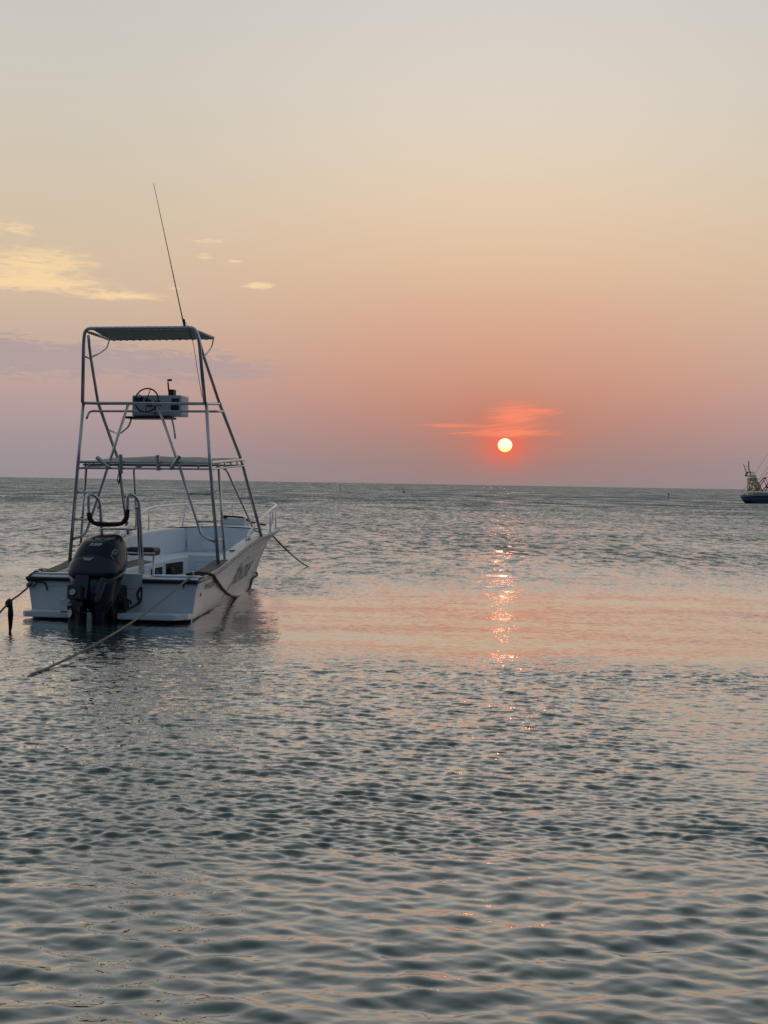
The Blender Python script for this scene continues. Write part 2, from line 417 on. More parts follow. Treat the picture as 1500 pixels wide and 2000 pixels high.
nn = gg.vm('ADD', nrm, slope(fine, a_f, a_f)); nn = gg.vm('ADD', nn, slope(mid, half(a_m), a_m)); nn = gg.vm('ADD', nn, slope(big, half(a_b), a_b))
# far off only the faces that lean to the viewer's shore stay visible between crests
lean = gg.m('ADD', gg.m('MULTIPLY', ca, gg.m('ADD', gg.m('ADD', gg.m('MULTIPLY', fara, -.20), gg.m('MULTIPLY', farb, -.20)), -.035)), -.008)
nn = gg.vm('ADD', nn, gg.xyz(0., lean, 0.))
nn = gg.vm('NORMALIZE', nn); gg.put(b.inputs['Normal'], nn); gg.put(b.inputs['Coat Normal'], nn)
me.materials.append(wm)

# ------------------------------------------------------------------ the boat
boat = bpy.data.objects.new('motor_boat', None); COL.objects.link(boat)
tag(boat, 'white open motor boat with a tall steel tower and black outboard, moored in the shallows', 'boat')
yaw, heel, trim = .199755, -.0064077, -.0105993
MB_ = Matrix.Rotation(-yaw, 4, 'Z') @ Matrix.Rotation(trim, 4, 'X') @ Matrix.Rotation(heel, 4, 'Y')
BM = Matrix.Translation((-3.57027, 20.2697, 0)) @ MB_
boat.matrix_world = BM
def W(p): return BM @ Vector(p)

gy = [0, .5, 1, 1.5, 2, 2.5, 3, 3.5, 4, 4.5, 5, 5.5, 6, 6.5, 7, 7.3, 7.5]
gx = [1.18, 1.18, 1.165, 1.145, 1.125, 1.105, 1.09, 1.075, 1.045, .975, .87, .74, .59, .425, .245, .12, 0.]
gz = [.53, .575, .64, .73, .82, .915, .99, 1.04, 1.075, 1.10, 1.115, 1.125, 1.13, 1.13, 1.12, 1.11, 1.10]
wy = [0, .4, 1.4, 2.3, 3.2, 4.4, 5.6, 6.3, 6.5, 7.5]
wx = [1.10, 1.02, .84, .68, .53, .36, .16, .03, .0, .0]
def GX(y): return float(np.interp(y, gy, gx))
def GZ(y): return float(np.interp(y, gy, gz))
def stem(z):                      # y of the stem at height z
    return float(np.interp(z, [-.4, -.2, 0, .3, .6, .9, 1.1], [5.2, 6.0, 6.42, 6.8, 7.08, 7.33, 7.5]))
def HX(y, z):
    zg = GZ(y); xw = float(np.interp(y, wy, wx)); tt = max(0, min(1, z/zg)); p = .88+.95*min(1, max(0, (y-2.2)/3.8))
    if y > 6.42:                  # above the raked stem
        z0 = float(np.interp(y, [6.42, 6.8, 7.08, 7.33, 7.5], [0, .3, .6, .9, 1.1])); tt = max(0, (z-z0)/max(zg-z0, 1e-3)); xw = 0
        p = 1.35
    return xw+(GX(y)-xw)*tt**p
ys = list(np.linspace(0, 6.4, 41))+list(np.linspace(6.5, 7.5, 12))
def z_low(y):
    if y <= 6.42: return 0.
    return float(np.interp(y, [6.42, 6.8, 7.08, 7.33, 7.5], [0, .3, .6, .9, 1.1]))
top = MB()
for s in (1, -1):
    rows = []
    for y in ys:
        zl, zg = z_low(y), GZ(y)
        row = []
        for k in range(15):
            z = zl+(zg-zl)*k/14; x = HX(y, z)
            if .74 < k/14 < .82: x += 0.0
            if k/14 >= .8: x += .012*min(1, GX(y)*4)     # the knuckle under the sheer
            row.append((s*x, y, z))
        rows.append(row)
    top.quadgrid(rows)
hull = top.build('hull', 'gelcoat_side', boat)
# below the water: bottom with keel
bot = MB()
for s in (1, -1):
    rows = []
    for y in np.linspace(.0, 6.42, 24):
        xw = float(np.interp(y, wy, wx)); kd = -.38*min(1, (6.42-y)/1.2+.02)
        rows.append([(s*(xw+.003), y, .012), (s*xw*.98, y, -.06 if y < 6 else -.02), (s*xw*.55, y, kd*.6), (0, y, kd)])
    bot.quadgrid(rows)
bot.build('hull_bottom', 'antifoul', hull)
# transom: white panel with motor cut-out raised in the middle
tr = MB()
poly = [(-1.10, -.02), (1.10, -.02), (1.185, .535), (.43, .545), (.43, .60), (-.46, .60), (-.46, .545), (-1.185, .535)]
tr.prism([(p[0], p[1]) for p in poly], 1, -.012, .03)
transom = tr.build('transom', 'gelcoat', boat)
q = MB(); q.prism([(-1.08, -.3), (1.08, -.3), (1.1, .015), (-1.1, .015)], 1, -.020, .02); q.build('boot_stripe', 'antifoul', transom)
q = MB()
q.box((0, -.016, .42), (2.26, .008, .006)); q.build('moulding_line', 'gelcoat', transom)
q = MB(); q.box((1.0, -.02, .46), (.012, .02, .05)); q.build('drain_fitting', 'rubber', transom)
# swim platforms
for s, x0, x1 in ((-1, -1.03, -.42), (1, .235, 1.02)):
    q = MB(); o = 1.13*s
    if s > 0: pl = [(x0, -.42), (x1-.03, -.42), (x1, -.41), (1.12, -.18), (1.12, -.013), (x0, -.013)]
    else: pl = [(-1.09, -.36), (-1.03, -.42), (x1, -.42), (x1, -.013), (-1.10, -.013)]
    bm = bmesh.new(); vs = [bm.verts.new((a, b2, .035)) for a, b2 in pl]; f = bm.faces.new(vs)
    ex = bmesh.ops.extrude_face_region(bm, geom=[f]); bmesh.ops.translate(bm, vec=(0, 0, .075), verts=[v for v in ex['geom'] if isinstance(v, bmesh.types.BMVert)])
    bmesh.ops.bevel(bm, geom=list(bm.edges), offset=.010, segments=2, affect='EDGES')
    q.bm(bm); q.build('swim_platform', 'gelcoat', boat)
# centre well below the engine
q = MB(); q.box((-.09, -.11, .10), (.62, .18, .26), bevel=.02); q.build('engine_bracket_pod', 'gelcoat', boat)

# deck cap
iy = [.30, .6, 1.2, 2.0, 2.8, 3.4, 4.0, 4.35, 4.6]
ix = [.93, .94, .94, .92, .90, .87, .77, .66, .55]
def IX(y): return float(np.interp(y, iy, ix))
def INX(y, z, x): return min(x, HX(y, z)-.035)      # keep the lining inside the hull
cap = MB()
for s in (1, -1):
    rows = []
    for y in np.linspace(.3, 4.6, 34):
        a, b2 = IX(y), GX(y)+.012; z = GZ(y)
        rows.append([(s*(a-.0), y, z-.05), (s*(a), y, z+.012), (s*(a+.02), y, z+.024), (s*(b2-.04), y, z+.016), (s*(b2), y, z)])
    cap.quadgrid(rows)
rows = []
for y in list(np.linspace(4.6, 7.3, 20))+[7.42, 7.5]:
    w = GX(y)+.012; z = GZ(y)
    rows.append([(w*u, y, z+.016*(1-abs(u)**6)+.045*(1-u*u)*min(1, w)) for u in np.linspace(-1, 1, 19)])
cap.quadgrid(rows)
rows = [[(u*(1.19), 0.0, .54) for u in np.linspace(-1, 1, 9)], [(u*1.185, .02, .566) for u in np.linspace(-1, 1, 9)], [(u*1.17, .31, GZ(.3)+.018) for u in np.linspace(-1, 1, 9)], [(u*1.1, .315, .45) for u in np.linspace(-1, 1, 9)]]
cap.quadgrid(rows)
deck = cap.build('deck', 'gelcoat_deck', boat)
# stern bolsters and black rubber strips either side of the engine
for x0, x1 in ((-1.19, -.47), (.435, 1.19)):
    q = MB(); q.box(((x0+x1)/2, -.025, .512), (x1-x0, .06, .052), bevel=.016); q.build('rubber_strip', 'rubber', boat)
    q = MB(); q.box(((x0+x1)/2+(.03 if x0 > 0 else -.02), .12, .583), ((x1-x0)*.84, .15, .02), bevel=.009); q.build('stern_pad', 'gelcoat' if x0 < 0 else 'liner', boat)
# rub rail
for s in (1, -1):
    q = MB(); q.tube([(s*(GX(y)+.012), y, GZ(y)-.012) for y in np.linspace(-.01, 7.44, 60)]+[(0, 7.54, 1.09)], .024, 10); rr = q.build('rub_rail', 'rub_rail', hull)
# teak side pads, plank grooves as a second set of strips
for s in (1, -1):
    q = MB(); gq = MB()
    for k in range(5):
        a0 = .955+.038*k
        rows = []
        for y in np.linspace(.36, 1.42, 8):
            x0 = a0; x1 = min(a0+.034, GX(y)-.02); z = GZ(y)+.03
            rows.append([(s*x0, y, z-.01), (s*x0, y, z+.006), (s*x1, y, z+.006), (s*x1, y, z-.01)])
        q.quadgrid(rows, smooth=False)
    q.build('teak_pad', 'teak', deck)
# hand holds / deck fittings
def cleat(x, y, z, rz=0., parent=None, k=1.):
    q = MB(); Mz = Matrix.Rotation(rz, 3, 'Z')
    def P(a, b2, c): v = Mz @ Vector((a*k, b2*k, c*k)); return (x+v.x, y+v.y, z+v.z)
    q.tube([P(0, -.085, .045), P(0, -.03, .05), P(0, .03, .05), P(0, .085, .045)], .010*k, 8)
    for d in (-.028, .028): q.tube([P(0, d, 0), P(0, d, .048)], .009*k, 8)
    q.box(P(0, 0, .004), (.04*k, .10*k, .008*k), rot=Mz)
    return q.build('cleat', 'steel', parent or deck)
cleat(1.06, .17, .585, .5); cleat(-1.06, .20, .585, -.4); cleat(-.98, 2.95, 1.0); cleat(.99, 2.95, 1.005); cleat(-1.09, .08, .58, 1.2, k=.7)
for x, y in ((1.0, 2.12), (-1.0, 2.12)):
    q = MB(); q.box((x, y, GZ(y)+.022), (.07, .14, .012), bevel=.005); q.build('rod_hole_plate', 'rubber', deck)
q = MB(); q.box((-.62, .23, .61), (.16, .05, .012), bevel=.004); q.build('deck_plate', 'steel', deck)
# anchor hatch on the foredeck
q = MB(); q.box((.05, 5.35, 1.225), (.42, .34, .13), bevel=.02); hatch = q.build('anchor_hatch', 'gelcoat', boat)
q = MB(); q.tube(spline([(-.10, 5.2, 1.30), (.0, 5.17, 1.315), (.2, 5.25, 1.30), (.34, 5.4, 1.22), (.5, 5.6, 1.18)]), .016, 8)
q.tube([(-.12, 5.15, 1.305), (-.06, 5.22, 1.31)], .03, 8); q.build('anchor_rope', 'rope_dark', hatch)

# cockpit liner
ln = MB()
for s in (1, -1):
    rows = []
    for y in np.linspace(.31, 4.6, 24):
        a = IX(y); rows.append([(s*a, y, GZ(y)+.008)]+[(s*INX(y, z, a-.01), y, z) for z in (GZ(y)-.1, GZ(y)*.75, .6 if GZ(y) > .8 else .4, .3, .12)])
    ln.quadgrid(rows)
ln.quadgrid([[(-.55, 4.6, GZ(4.6)+.03), (0, 4.6, GZ(4.6)+.05), (.55, 4.6, GZ(4.6)+.03)], *[[(-INX(4.6, z, .55)+.02, 4.585, z), (0, 4.585, z), (INX(4.6, z, .55)-.02, 4.585, z)] for z in (.9, .75, .6, .45, .3, .2, .12)]], smooth=False)
ln.quadgrid([[(-INX(y, .12, 1.), y, .12), (INX(y, .12, 1.), y, .12)] for y in (.3, 1.2, 2.2, 3.2, 4.0, 4.6)], smooth=False)
ln.quadgrid([[(-1.0, .33, .56), (1.0, .33, .56)], [(-1.0, .33, .12), (1.0, .33, .12)]], smooth=False)
liner = ln.build('cockpit_liner', 'liner', boat)
# hatch door on the forward bulkhead
q = MB()
q.tube([(-.30, 4.575, 1.06), (.20, 4.575, 1.06), (.20, 4.575, .80), (-.30, 4.575, .80)], .006, 6, fillet=.04, closed=True)
q.tube([(-.05, 4.572, .84), (-.05, 4.572, .87)], .008, 6); q.build('hatch_door', 'liner', liner)
# raised U of benches with a V-shaped well
wyy = [.9, 2.0, 2.5, 3.25, 4.0]; wxx = [.62, .56, .50, .40, .28]
def BZ(y): return float(np.interp(y, [0, 2, 3.5, 4.6], [.52, .57, .68, .75]))
bn = MB()
for s in (1, -1):
    rows = []; face = []
    for y in np.linspace(.9, 4.0, 20):
        w = float(np.interp(y, wyy, wxx)); z = BZ(y)
        w2 = INX(y, .12, w); rows.append([(s*(INX(y, z, IX(y)-.012)), y, z+.005), (s*(w+.02), y, z), (s*(w), y, z-.02), (s*w2, y, .12)])
    bn.quadgrid(rows, smooth=False)
    bn.quadgrid([[(s*.90, .9, BZ(.9)), (s*.62, .9, BZ(.9))], [(s*.86, .9, .12), (s*.62, .9, .12)]], smooth=False)
bn.quadgrid([[(-INX(4., .7, .77), 4.0, BZ(4)), (-.28, 4.0, BZ(4)), (.28, 4., BZ(4)), (INX(4., .7, .77), 4., BZ(4))], [(-INX(4.58, .75, .54), 4.58, BZ(4.58)), (-.2, 4.58, BZ(4.58)), (.2, 4.58, BZ(4.58)), (INX(4.58, .75, .54), 4.58, BZ(4.58))]], smooth=False)
bn.quadgrid([[(-.28, 4.0, BZ(4)), (.28, 4.0, BZ(4))], [(-.28, 4.0, .12), (.28, 4.0, .12)]], smooth=False)
bench = bn.build('bench', 'liner', boat)
def benchp(y, z, d=.004):
    w = float(np.interp(y, wyy, wxx)); return (-(w-d), y, z)
for ya, yb, zl, zh in ((2.72, 3.12, .36, .55), (3.2, 3.78, .40, .61)):
    q = MB(); a = benchp(ya, 0); b2 = benchp(yb, 0)
    q.quadgrid([[(a[0], ya, zl), (b2[0], yb, zl+.02)], [(a[0], ya, zh), (b2[0], yb, zh+.02)]], smooth=False)
    ho = q.build('bench_opening', 'rubber', bench)
    q = MB(); q.tube([(a[0]+.004, ya, zl), (b2[0]+.004, yb, zl+.02), (b2[0]+.004, yb, zh+.02), (a[0]+.004, ya, zh)], .010, 6, fillet=.03, closed=True); q.build('opening_trim', 'liner', bench)
    q = MB(); q.ball((a[0]*.6+b2[0]*.4+.03, ya+.15, zl+.08), .07, (.5, 1.2, .9)); q.build('stowed_bag', 'rubber', bench)
q = MB(); q.tube([(-.18, 3.99, .62), (.16, 3.99, .62), (.16, 3.99, .3), (-.18, 3.99, .3)], .006, 6, fillet=.03, closed=True); q.build('locker_door', 'liner', bench)
q = MB()
for s in (1, -1):
    rows = [[(s*(INX(y, BZ(y), IX(y)-.02)), y, BZ(y)+.012), (s*(float(np.interp(y, wyy, wxx))+.035), y, BZ(y)+.008)] for y in np.linspace(.95, 2.9, 8)]
    rows.append([(s*(IX(3.3)-.02), 3.2, BZ(3.2)+.012), (s*(IX(3.3)-.03), 3.2, BZ(3.2)+.011)])
    q.quadgrid(rows, smooth=False)
q.build('bench_mat', 'teak', bench)
# seat cushion behind the engine
q = MB(); q.box((-.03, 1.25, .86), (.42, .30, .12), bevel=.05); seat = q.build('helm_seat', 'rubber', boat)
q = MB(); q.tube([(-.24, 1.08, .84), (.2, 1.08, .84)], .014, 8); q.tube([(-.24, 1.12, .8), (-.24, 1.12, .12)], .016, 8); q.tube([(.17, 1.12, .8), (.17, 1.12, .12)], .016, 8); q.build('seat_frame', 'steel', seat)

# ---- lettering on the starboard side, laid on the hull surface
def hull_text(body, y0, z0, dy, dz, size, shear, mt, name, bold=0., lean=0.):
    v, f = text_mesh(body, 1., shear, bold)
    q = MB(); w = max(a[0] for a in v)
    for a in v:
        y = y0+a[0]*size*dy; z = z0+a[1]*size*dz+(a[0]*size*dy)*.03; y -= lean*(a[1]*size*dz)
        x = HX(y, z)+.006
        if z/GZ(y) > .78: x += .013
        q.v.append((x, y, z))
    q.f = f; q.smooth = [True]*len(f)
    return lab(q.build(name, mt, hull), 'grey lettering reading %s' % body)
hull_text('SUN DIVER', 3.10, .31, 1.30, 1.25, .31, .0, 'decal_grey', 'boat_name', .0, 1.7)
hull_text('INF-62-6V', .42, .385, 1.05, 1.1, .125, .0, 'decal_dark', 'registration_number', .004, .5)
# diving figure emblem: thin strokes curving down the side
def hullp(y, z, d=.006): return (HX(y, z)+d+(.013 if z/GZ(y) > .78 else 0), y, z)
q = MB()
for st in ([(2.98, .64), (2.93, .60), (2.86, .55), (2.80, .50), (2.78, .42), (2.72, .32), (2.62, .22), (2.52, .17)], [(2.93, .60), (2.99, .55), (2.96, .48), (2.90, .40), (2.86, .28), (2.78, .2)],
           [(2.76, .66), (2.80, .58), (2.86, .55)], [(2.48, .20), (2.52, .17), (2.46, .13)]):
    q.tube(spline([hullp(a, b2) for a, b2 in st], 4), .003, 5)
q.ball(hullp(3.04, .69), .014, (.4, 1, 1)); q.build('diver_emblem', 'decal_pale', hull)
for a, b2, r0 in ((3.2, .72, .012), (.28, .335, .016)):
    q = MB(); q.ball(hullp(a, b2), r0, (.5, .9, 1.5), 8); q.build('hull_vent', 'rubber', hull)
for sd in (1, -1):
    q = MB(); rows = [[(sd*(HX(y, z)+.004), y, z) for z in (-.0, .012, .022+.005*math.sin(5*y)+.003*math.sin(13*y))] for y in np.linspace(.01, 6.35, 90)]
    q.quadgrid(rows); q.build('waterline_scum', 'scum', hull)
q = MB(); q.tube([hullp(y, GZ(y)*.775, .004) for y in np.linspace(.03, 6.9, 50)], .004, 5); q.build('hull_crease', 'gelcoat_side', hull)

# ------------------------------------------------------------------ tower
tb = MB()
RT = .021
# helm ring and lower helm bar
tb.tube([(-.905, 1.14, 2.925), (.90, 1.14, 2.915), (.915, 1.72, 2.95), (-.915, 1.72, 2.955)], RT, 10, fillet=.07, closed=True)
tb.tube([(-.94, 1.36, 2.72), (-.94, 1.45, 2.83), (.94, 1.52, 2.83), (.945, 1.75, 2.845)], .017, 10, fillet=.06)
# mid ring, upper and lower bars
ring = [(-.985, 1.13, 2.10), (.985, 1.13, 2.10), (.975, 2.74, 2.19), (-.975, 2.74, 2.19)]
tb.tube(ring, RT, 10, fillet=.05, closed=True)
tb.tube([(a*1.005, b2, c-.088) for a, b2, c in ring], .015, 10, fillet=.05, closed=True)
for s in (1, -1):
    for y in (1.45, 1.75, 2.05, 2.35, 2.6): tb.tube([(s*.982, y, 2.10+(y-1.13)*.056), (s*.985, y, 2.012+(y-1.13)*.056)], .012, 8)
    for x in (.8,): tb.tube([(s*x, 1.13, 2.10), (s*x, 1.13, 2.012)], .014, 8)
# cross-deck bearers below the mid cloth
for y in (1.6, 2.15): tb.tube([(-.97, y, 2.08+(y-1.13)*.056), (.97, y, 2.08+(y-1.13)*.056)], .016, 8)
tower = tb.build('tower_frame', 'steel', boat)
for s in (1, -1):
    q = MB()
    q.tube([(s*1.095, 1.17, .665), (s*.965, 1.13, 2.10), (s*.90, 1.14, 2.93)], .025, 12)
    q.box((s*1.095, 1.17, .685), (.10, .10, .012), bevel=.003); q.build('tower_leg', 'steel', tower)
    q = MB()
    q.tube([(s*1.07, 3.37, 1.05), (s*.96, 2.63, 2.19), (s*.91, 1.72, 2.95)], .024, 12, fillet=.1)
    q.box((s*1.065, 3.37, 1.075), (.10, .12, .012), bevel=.003); q.build('tower_leg', 'steel', tower)
    q = MB()      # second upright making the side ladder, with its rungs
    q.tube([(s*1.082, 1.50, .70), (s*.985, 1.47, 2.03)], .019, 10); q.box((s*1.085, 1.50, .75), (.08, .08, .01))
    for z in (1.68, 1.30, 1.03-.12*(s < 0)):
        k = (z-.7)/1.4; q.tube([(s*(1.093-.13*k), 1.17-.03*k, z), (s*(1.082-.097*k), 1.5-.03*k, z+.015)], .013, 8)
    q.build('side_ladder', 'steel', tower)
    q = MB()      # diagonal brace curving back into the aft leg
    x0 = .185 if s > 0 else -.235
    q.tube([(x0, 1.14, 2.915), (s*.51, 1.14, 2.08), (s*.79, 1.15, 1.27), (s*.85, 1.15, 1.08), (s*1.055, 1.16, 1.01)], .020, 10, fillet=.16); q.build('diagonal_brace', 'steel', tower)
    for z, xa in ((1.67, .665), (1.29, .79)):
        q = MB(); q.tube([(s*xa, 1.15, z), (s*(1.095-.13*(z-.7)/1.4), 1.15, z)], .014, 8); q.build('rung', 'steel', tower)
    q = MB()      # inner forward brace
    q.tube([(s*.94, 3.42, 1.13), (s*1.05, 3.40, 1.10)], .015, 8)
    q.tube([(s*1.06, 3.38, 1.10), (s*.95, 3.38, 1.13), (s*.90, 3.28, 1.3), (s*.72, 2.66, 2.05), (s*.58, 2.62, 2.075)], .016, 10, fillet=.12)
    q.tube([(s*1.01, 3.0, 1.62), (s*.815, 3.0, 1.62)], .012, 8); q.build('forward_brace', 'steel', tower)
    q = MB()
    q.tube([(s*.36, 1.6, 2.74), (s*.42, 1.65, 2.62), (s*.62, 1.8, 2.52), (s*.93, 2.12, 2.60)] if s < 0 else [(.24, 1.6, 2.74), (.27, 1.62, 2.6), (.29, 1.62, 2.45)], .014, 8, fillet=.08); q.build('console_brace', 'steel', tower)
# upper cage
q = MB()
q.tube([(-.905, 1.12, 2.93), (-.845, .99, 3.78), (-.82, .98, 3.95), (.78, .98, 3.945), (.835, .99, 3.78), (.885, 1.12, 2.93)], .025, 12, fillet=.13)
cage = q.build('cage_hoop', 'steel', tower)
for s in (1, -1):
    q = MB(); q.tube([(s*.80, 1.04, 3.86), (s*.825, 1.18, 3.62), (s*.91, 1.70, 2.96)], .021, 10, fillet=.1); q.build('cage_leg', 'steel', tower)
    q = MB(); q.tube([(s*.85, 1.0, 3.57), (s*.83, 1.22, 3.55)], .014, 8); q.build('rung', 'steel', tower)
# mid deck cloth, crowned
q = MB(); rows = []
for j in range(13):
    v = j/12; y = 1.15+v*1.57; rows.append([(x*.965, y, 2.105+(y-1.13)*.056+.055*(1-abs(x)**2.5)*math.sin(math.pi*min(1, v*1.05+.02))+.006*math.sin(9*x+5*v)) for x in np.linspace(-1, 1, 17)])
q.quadgrid(rows); rows2 = [[(a, b2, c-.014) for a, b2, c in r] for r in rows]; q.quadgrid(rows2)
q.build('deck_cloth', 'cloth_light', tower)
q = MB(); q.box((0, 1.30, 2.062), (1.84, .22, .03), bevel=.01); q.build('underdeck_tray', 'cloth', tower)
# canopy
q = MB()
q.tube([(-.795, 1.0, 3.905), (-.79, 1.82, 3.885), (.785, 1.80, 3.885), (.79, 1.0, 3.90)], .016, 10, fillet=.05)
for x in (-.38, .12): q.tube([(x, .99, 3.945), (x+.02, 1.4, 3.955), (x+.04, 1.80, 3.89)], .013, 8)
for s in (1, -1): q.tube([(s*.83, 1.22, 3.57), (s*.80, 1.5, 3.66), (s*.785, 1.72, 3.76), (s*.785, 1.79, 3.88)], .012, 8, fillet=.09)
canf = q.build('canopy_frame', 'steel', boat)
q = MB(); rows = []
for j in range(9):
    v = j/8; y = .985+v*.82; rows.append([(x*.745, y, 3.968-.075*v**1.5-.02*math.sin(math.pi*v)-.012*abs(x)**3) for x in np.linspace(-1, 1, 15)])
q.quadgrid(rows); q.quadgrid([[(a, b2, c-.006) for a, b2, c in r] for r in rows]); q.build('canopy_cloth', 'cloth', canf)
def helix(p0, p1, r, turns, n=12):
    p0, p1 = Vector(p0), Vector(p1); d = (p1-p0).normalized(); e1 = d.cross(Vector((0, 0, 1))).normalized(); e2 = d.cross(e1); N = int(turns*n)
    return [p0.lerp(p1, i/N)+(e1*math.cos(2*math.pi*i/n)+e2*math.sin(2*math.pi*i/n))*r for i in range(N+1)]
for p0, p1, tn in (((-.72, .98, 3.948), (.70, .98, 3.946), 15), ((-.75, 1.82, 3.885), (.75, 1.80, 3.885), 15), ((-.793, 1.05, 3.902), (-.788, 1.78, 3.886), 9), ((.79, 1.05, 3.90), (.786, 1.76, 3.886), 9)):
    q = MB(); q.tube(helix(p0, p1, .024 if p0[1] < 1 and p0[0] < -.7 and p1[0] > 0 else .020, tn), .004, 5); q.build('lacing_cord', 'cloth_light', canf)
# rod holders on the mid bar
for (x0, z0, x1, z1) in ((-.667, 2.165, -.488, 2.025), (-.314, 2.205, -.308, 1.935), (.226, 2.20, .240, 1.985), (.545, 2.184, .410, 2.005)):
    q = MB(); q.tube([(x0, 1.075, z0), (x1, 1.085, z1)], .028, 14, caps=False); q.tube([(x0, 1.075, z0), (x1, 1.085, z1)], .024, 14, caps=False)
    q.tube([(x1, 1.085, z1), (x1*1.0001, 1.085, z1+.004)], .027, 12); q.build('rod_holder', 'steel', tower)
q = MB(); q.tube(spline([(-.31, 1.08, 1.96), (-.33, 1.09, 1.86), (-.35, 1.1, 1.80), (-.33, 1.11, 1.86)]), .010, 6); q.tube(spline([(-.31, 1.06, 2.0), (-.345, 1.06, 1.9), (-.35, 1.07, 1.82)]), .007, 6)
q.build('cord', 'rope_dark', tower)
# aerial
q = MB(); q.tube([(.622, .98, 3.96), (.585, .98, 4.12), (.39, .98, 4.95), (.157, .98, 5.934)], lambda t: .011-.0075*t, 8)
aer = q.build('whip_antenna', 'antenna_red', boat)
q = MB(); q.tube([(.628, .98, 3.96), (.618, .98, 4.03)], .018, 8); q.ball((.617, .98, 4.045), .02); q.tube([(.60, .98, 4.08), (.675, .98, 3.96)], .004, 6)
q.tube(spline([(.68, .99, 3.93), (.755, 1.0, 3.7), (.80, 1.02, 3.4), (.85, 1.1, 3.0)]), .004, 6); q.build('antenna_base', 'rope_dark', aer)
# helm console
q = MB(); q.box((.01, 1.77, 2.918), (.735, .34, .296), bevel=.02); con = q.build('helm_console', 'console_white', boat)
q = MB(); q.box((-.12, 1.72, 2.748), (.64, .40, .03), bevel=.008); q.build('console_tray', 'rubber', con)
for (xa, xb, za, zb) in ((-.335, -.19, 2.965, 3.035), (-.02, .07, 2.965, 2.99), (.02, .085, 2.91, 2.93), (.235, .345, 2.965, 3.02), (.225, .345, 2.855, 2.935), (-.13, -.05, 2.9, 2.95), (-.02, .01, 2.80, 2.87)):
    q = MB(); q.box(((xa+xb)/2, 1.598, (za+zb)/2), (xb-xa, .012, zb-za), bevel=.004); q.build('gauge_panel', 'gauge', con)
q = MB(); Mw = Matrix.Rotation(R(-12), 3, 'X'); cw = Vector((-.09, 1.47, 2.985))
q.tube([cw+Mw @ Vector((.172*math.cos(a), 0, .172*math.sin(a))) for a in np.linspace(0, 2*math.pi, 40, endpoint=False)], .011, 8, closed=True)
for a in (R(75), R(135+10), R(-35), R(-90)): q.tube([cw, cw+Mw @ Vector((.17*math.cos(a), 0, .17*math.sin(a)))], .006, 6)
q.tube([cw, cw+Vector((0, .14, 0))], .022, 10); q.ball(cw, .035, (1, .5, 1)); q.build('steering_wheel', 'rubber', con)
q = MB(); q.box((.215, 1.68, 3.105), (.085, .12, .09), bevel=.015); q.tube([(.185, 1.62, 3.12), (.178, 1.60, 3.25)], .012, 8); q.tube([(.170, 1.60, 3.275), (.235, 1.60, 3.28)], .016, 8); q.build('throttle_lever', 'rubber', con)

# ------------------------------------------------------------------ bow rail
q = MB()
def RP3(y, dz, inset=.06): return (max(0, GX(y)-inset), y, GZ(y)+dz)
st = [(.985, 2.85, 1.0), (.99, 3.05, 1.13), (1.0, 3.5, 1.28), (1.0, 4.1, 1.44), (.90, 4.75, 1.49), (.70, 5.5, 1.52), (.45, 6.3, 1.535), (.28, 6.8, 1.54)]
for s in (1, -1):
    q.tube(spline([(s*a, b2, c) for a, b2, c in st], 6), .0175, 10)
q.tube(spline([(.28, 6.8, 1.54), (.20, 7.0, 1.535), (.10, 7.08, 1.53), (.09, 7.05, 1.50)], 6), .0175, 10)
q.tube(spline([(-.28, 6.8, 1.54), (-.2, 7.0, 1.55), (-.10, 7.08, 1.56), (-.02, 7.12, 1.57)], 6), .0175, 10)
rail = q.build('bow_rail', 'steel_white', boat)
for s in (1, -1):
    for (a, b2, c, d, e, f2) in ((.99, 3.0, 1.02, .985, 3.02, 1.10), (1.0, 4.1, 1.09, 1.0, 4.1, 1.44), (.80, 5.15, 1.13, .77, 5.25, 1.51), (.34, 6.55, 1.13, .37, 6.55, 1.537)):
        k = MB(); k.tube([(s*a, b2, c), (s*d, e, f2)], .0125, 8); k.tube([(s*a, b2, c), (s*a, b2, c+.012)], .035, 12); k.build('stanchion', 'steel_white', rail)

# ------------------------------------------------------------------ folding ladder behind the engine
q = MB(); yL = .07
q.tube([(.372, .16, .60), (.345, .14, 1.1), (.315, .12, 1.56), (.285, .06, 1.63), (.208, .00, 1.66), (.208, .00, 1.42), (.17, .00, 1.27), (.06, .0, 1.25), (-.2, .0, 1.25), (-.30, .0, 1.28), (-.338, .0, 1.42), (-.340, .0, 1.65), (-.28, .06, 1.63), (-.23, .12, 1.56), (-.20, .14, 1.1), (-.17, .16, .60)], .022, 12, fillet=.07)
lad = q.build('boarding_ladder', 'steel', boat)
q = MB(); q.tube([(.32, .2, .60), (.285, .16, 1.46), (.262, .1, 1.485)], .020, 10, fillet=.03); q.tube([(-.22, .2, .60), (-.235, .16, 1.46), (-.262, .1, 1.48)], .020, 10, fillet=.03); q.build('ladder_post', 'steel', lad)
q = MB(); q.tube([(-.205, .1, 1.186), (.285, .1, 1.188)], .015, 10); q.build('crossbar', 'steel', lad)
q = MB(); q.tube([(-.334, .0, 1.40), (-.318, .0, 1.31), (-.26, .0, 1.262), (-.2, .0, 1.252), (-.05, .0, 1.247), (.06, .0, 1.252), (.13, .0, 1.262), (.19, .0, 1.32), (.208, .0, 1.42), (.208, .0, 1.45)], lambda t: .031+.004*math.sin(t*19), 12, fillet=.05); q.build('foam_padding', 'foam', lad)

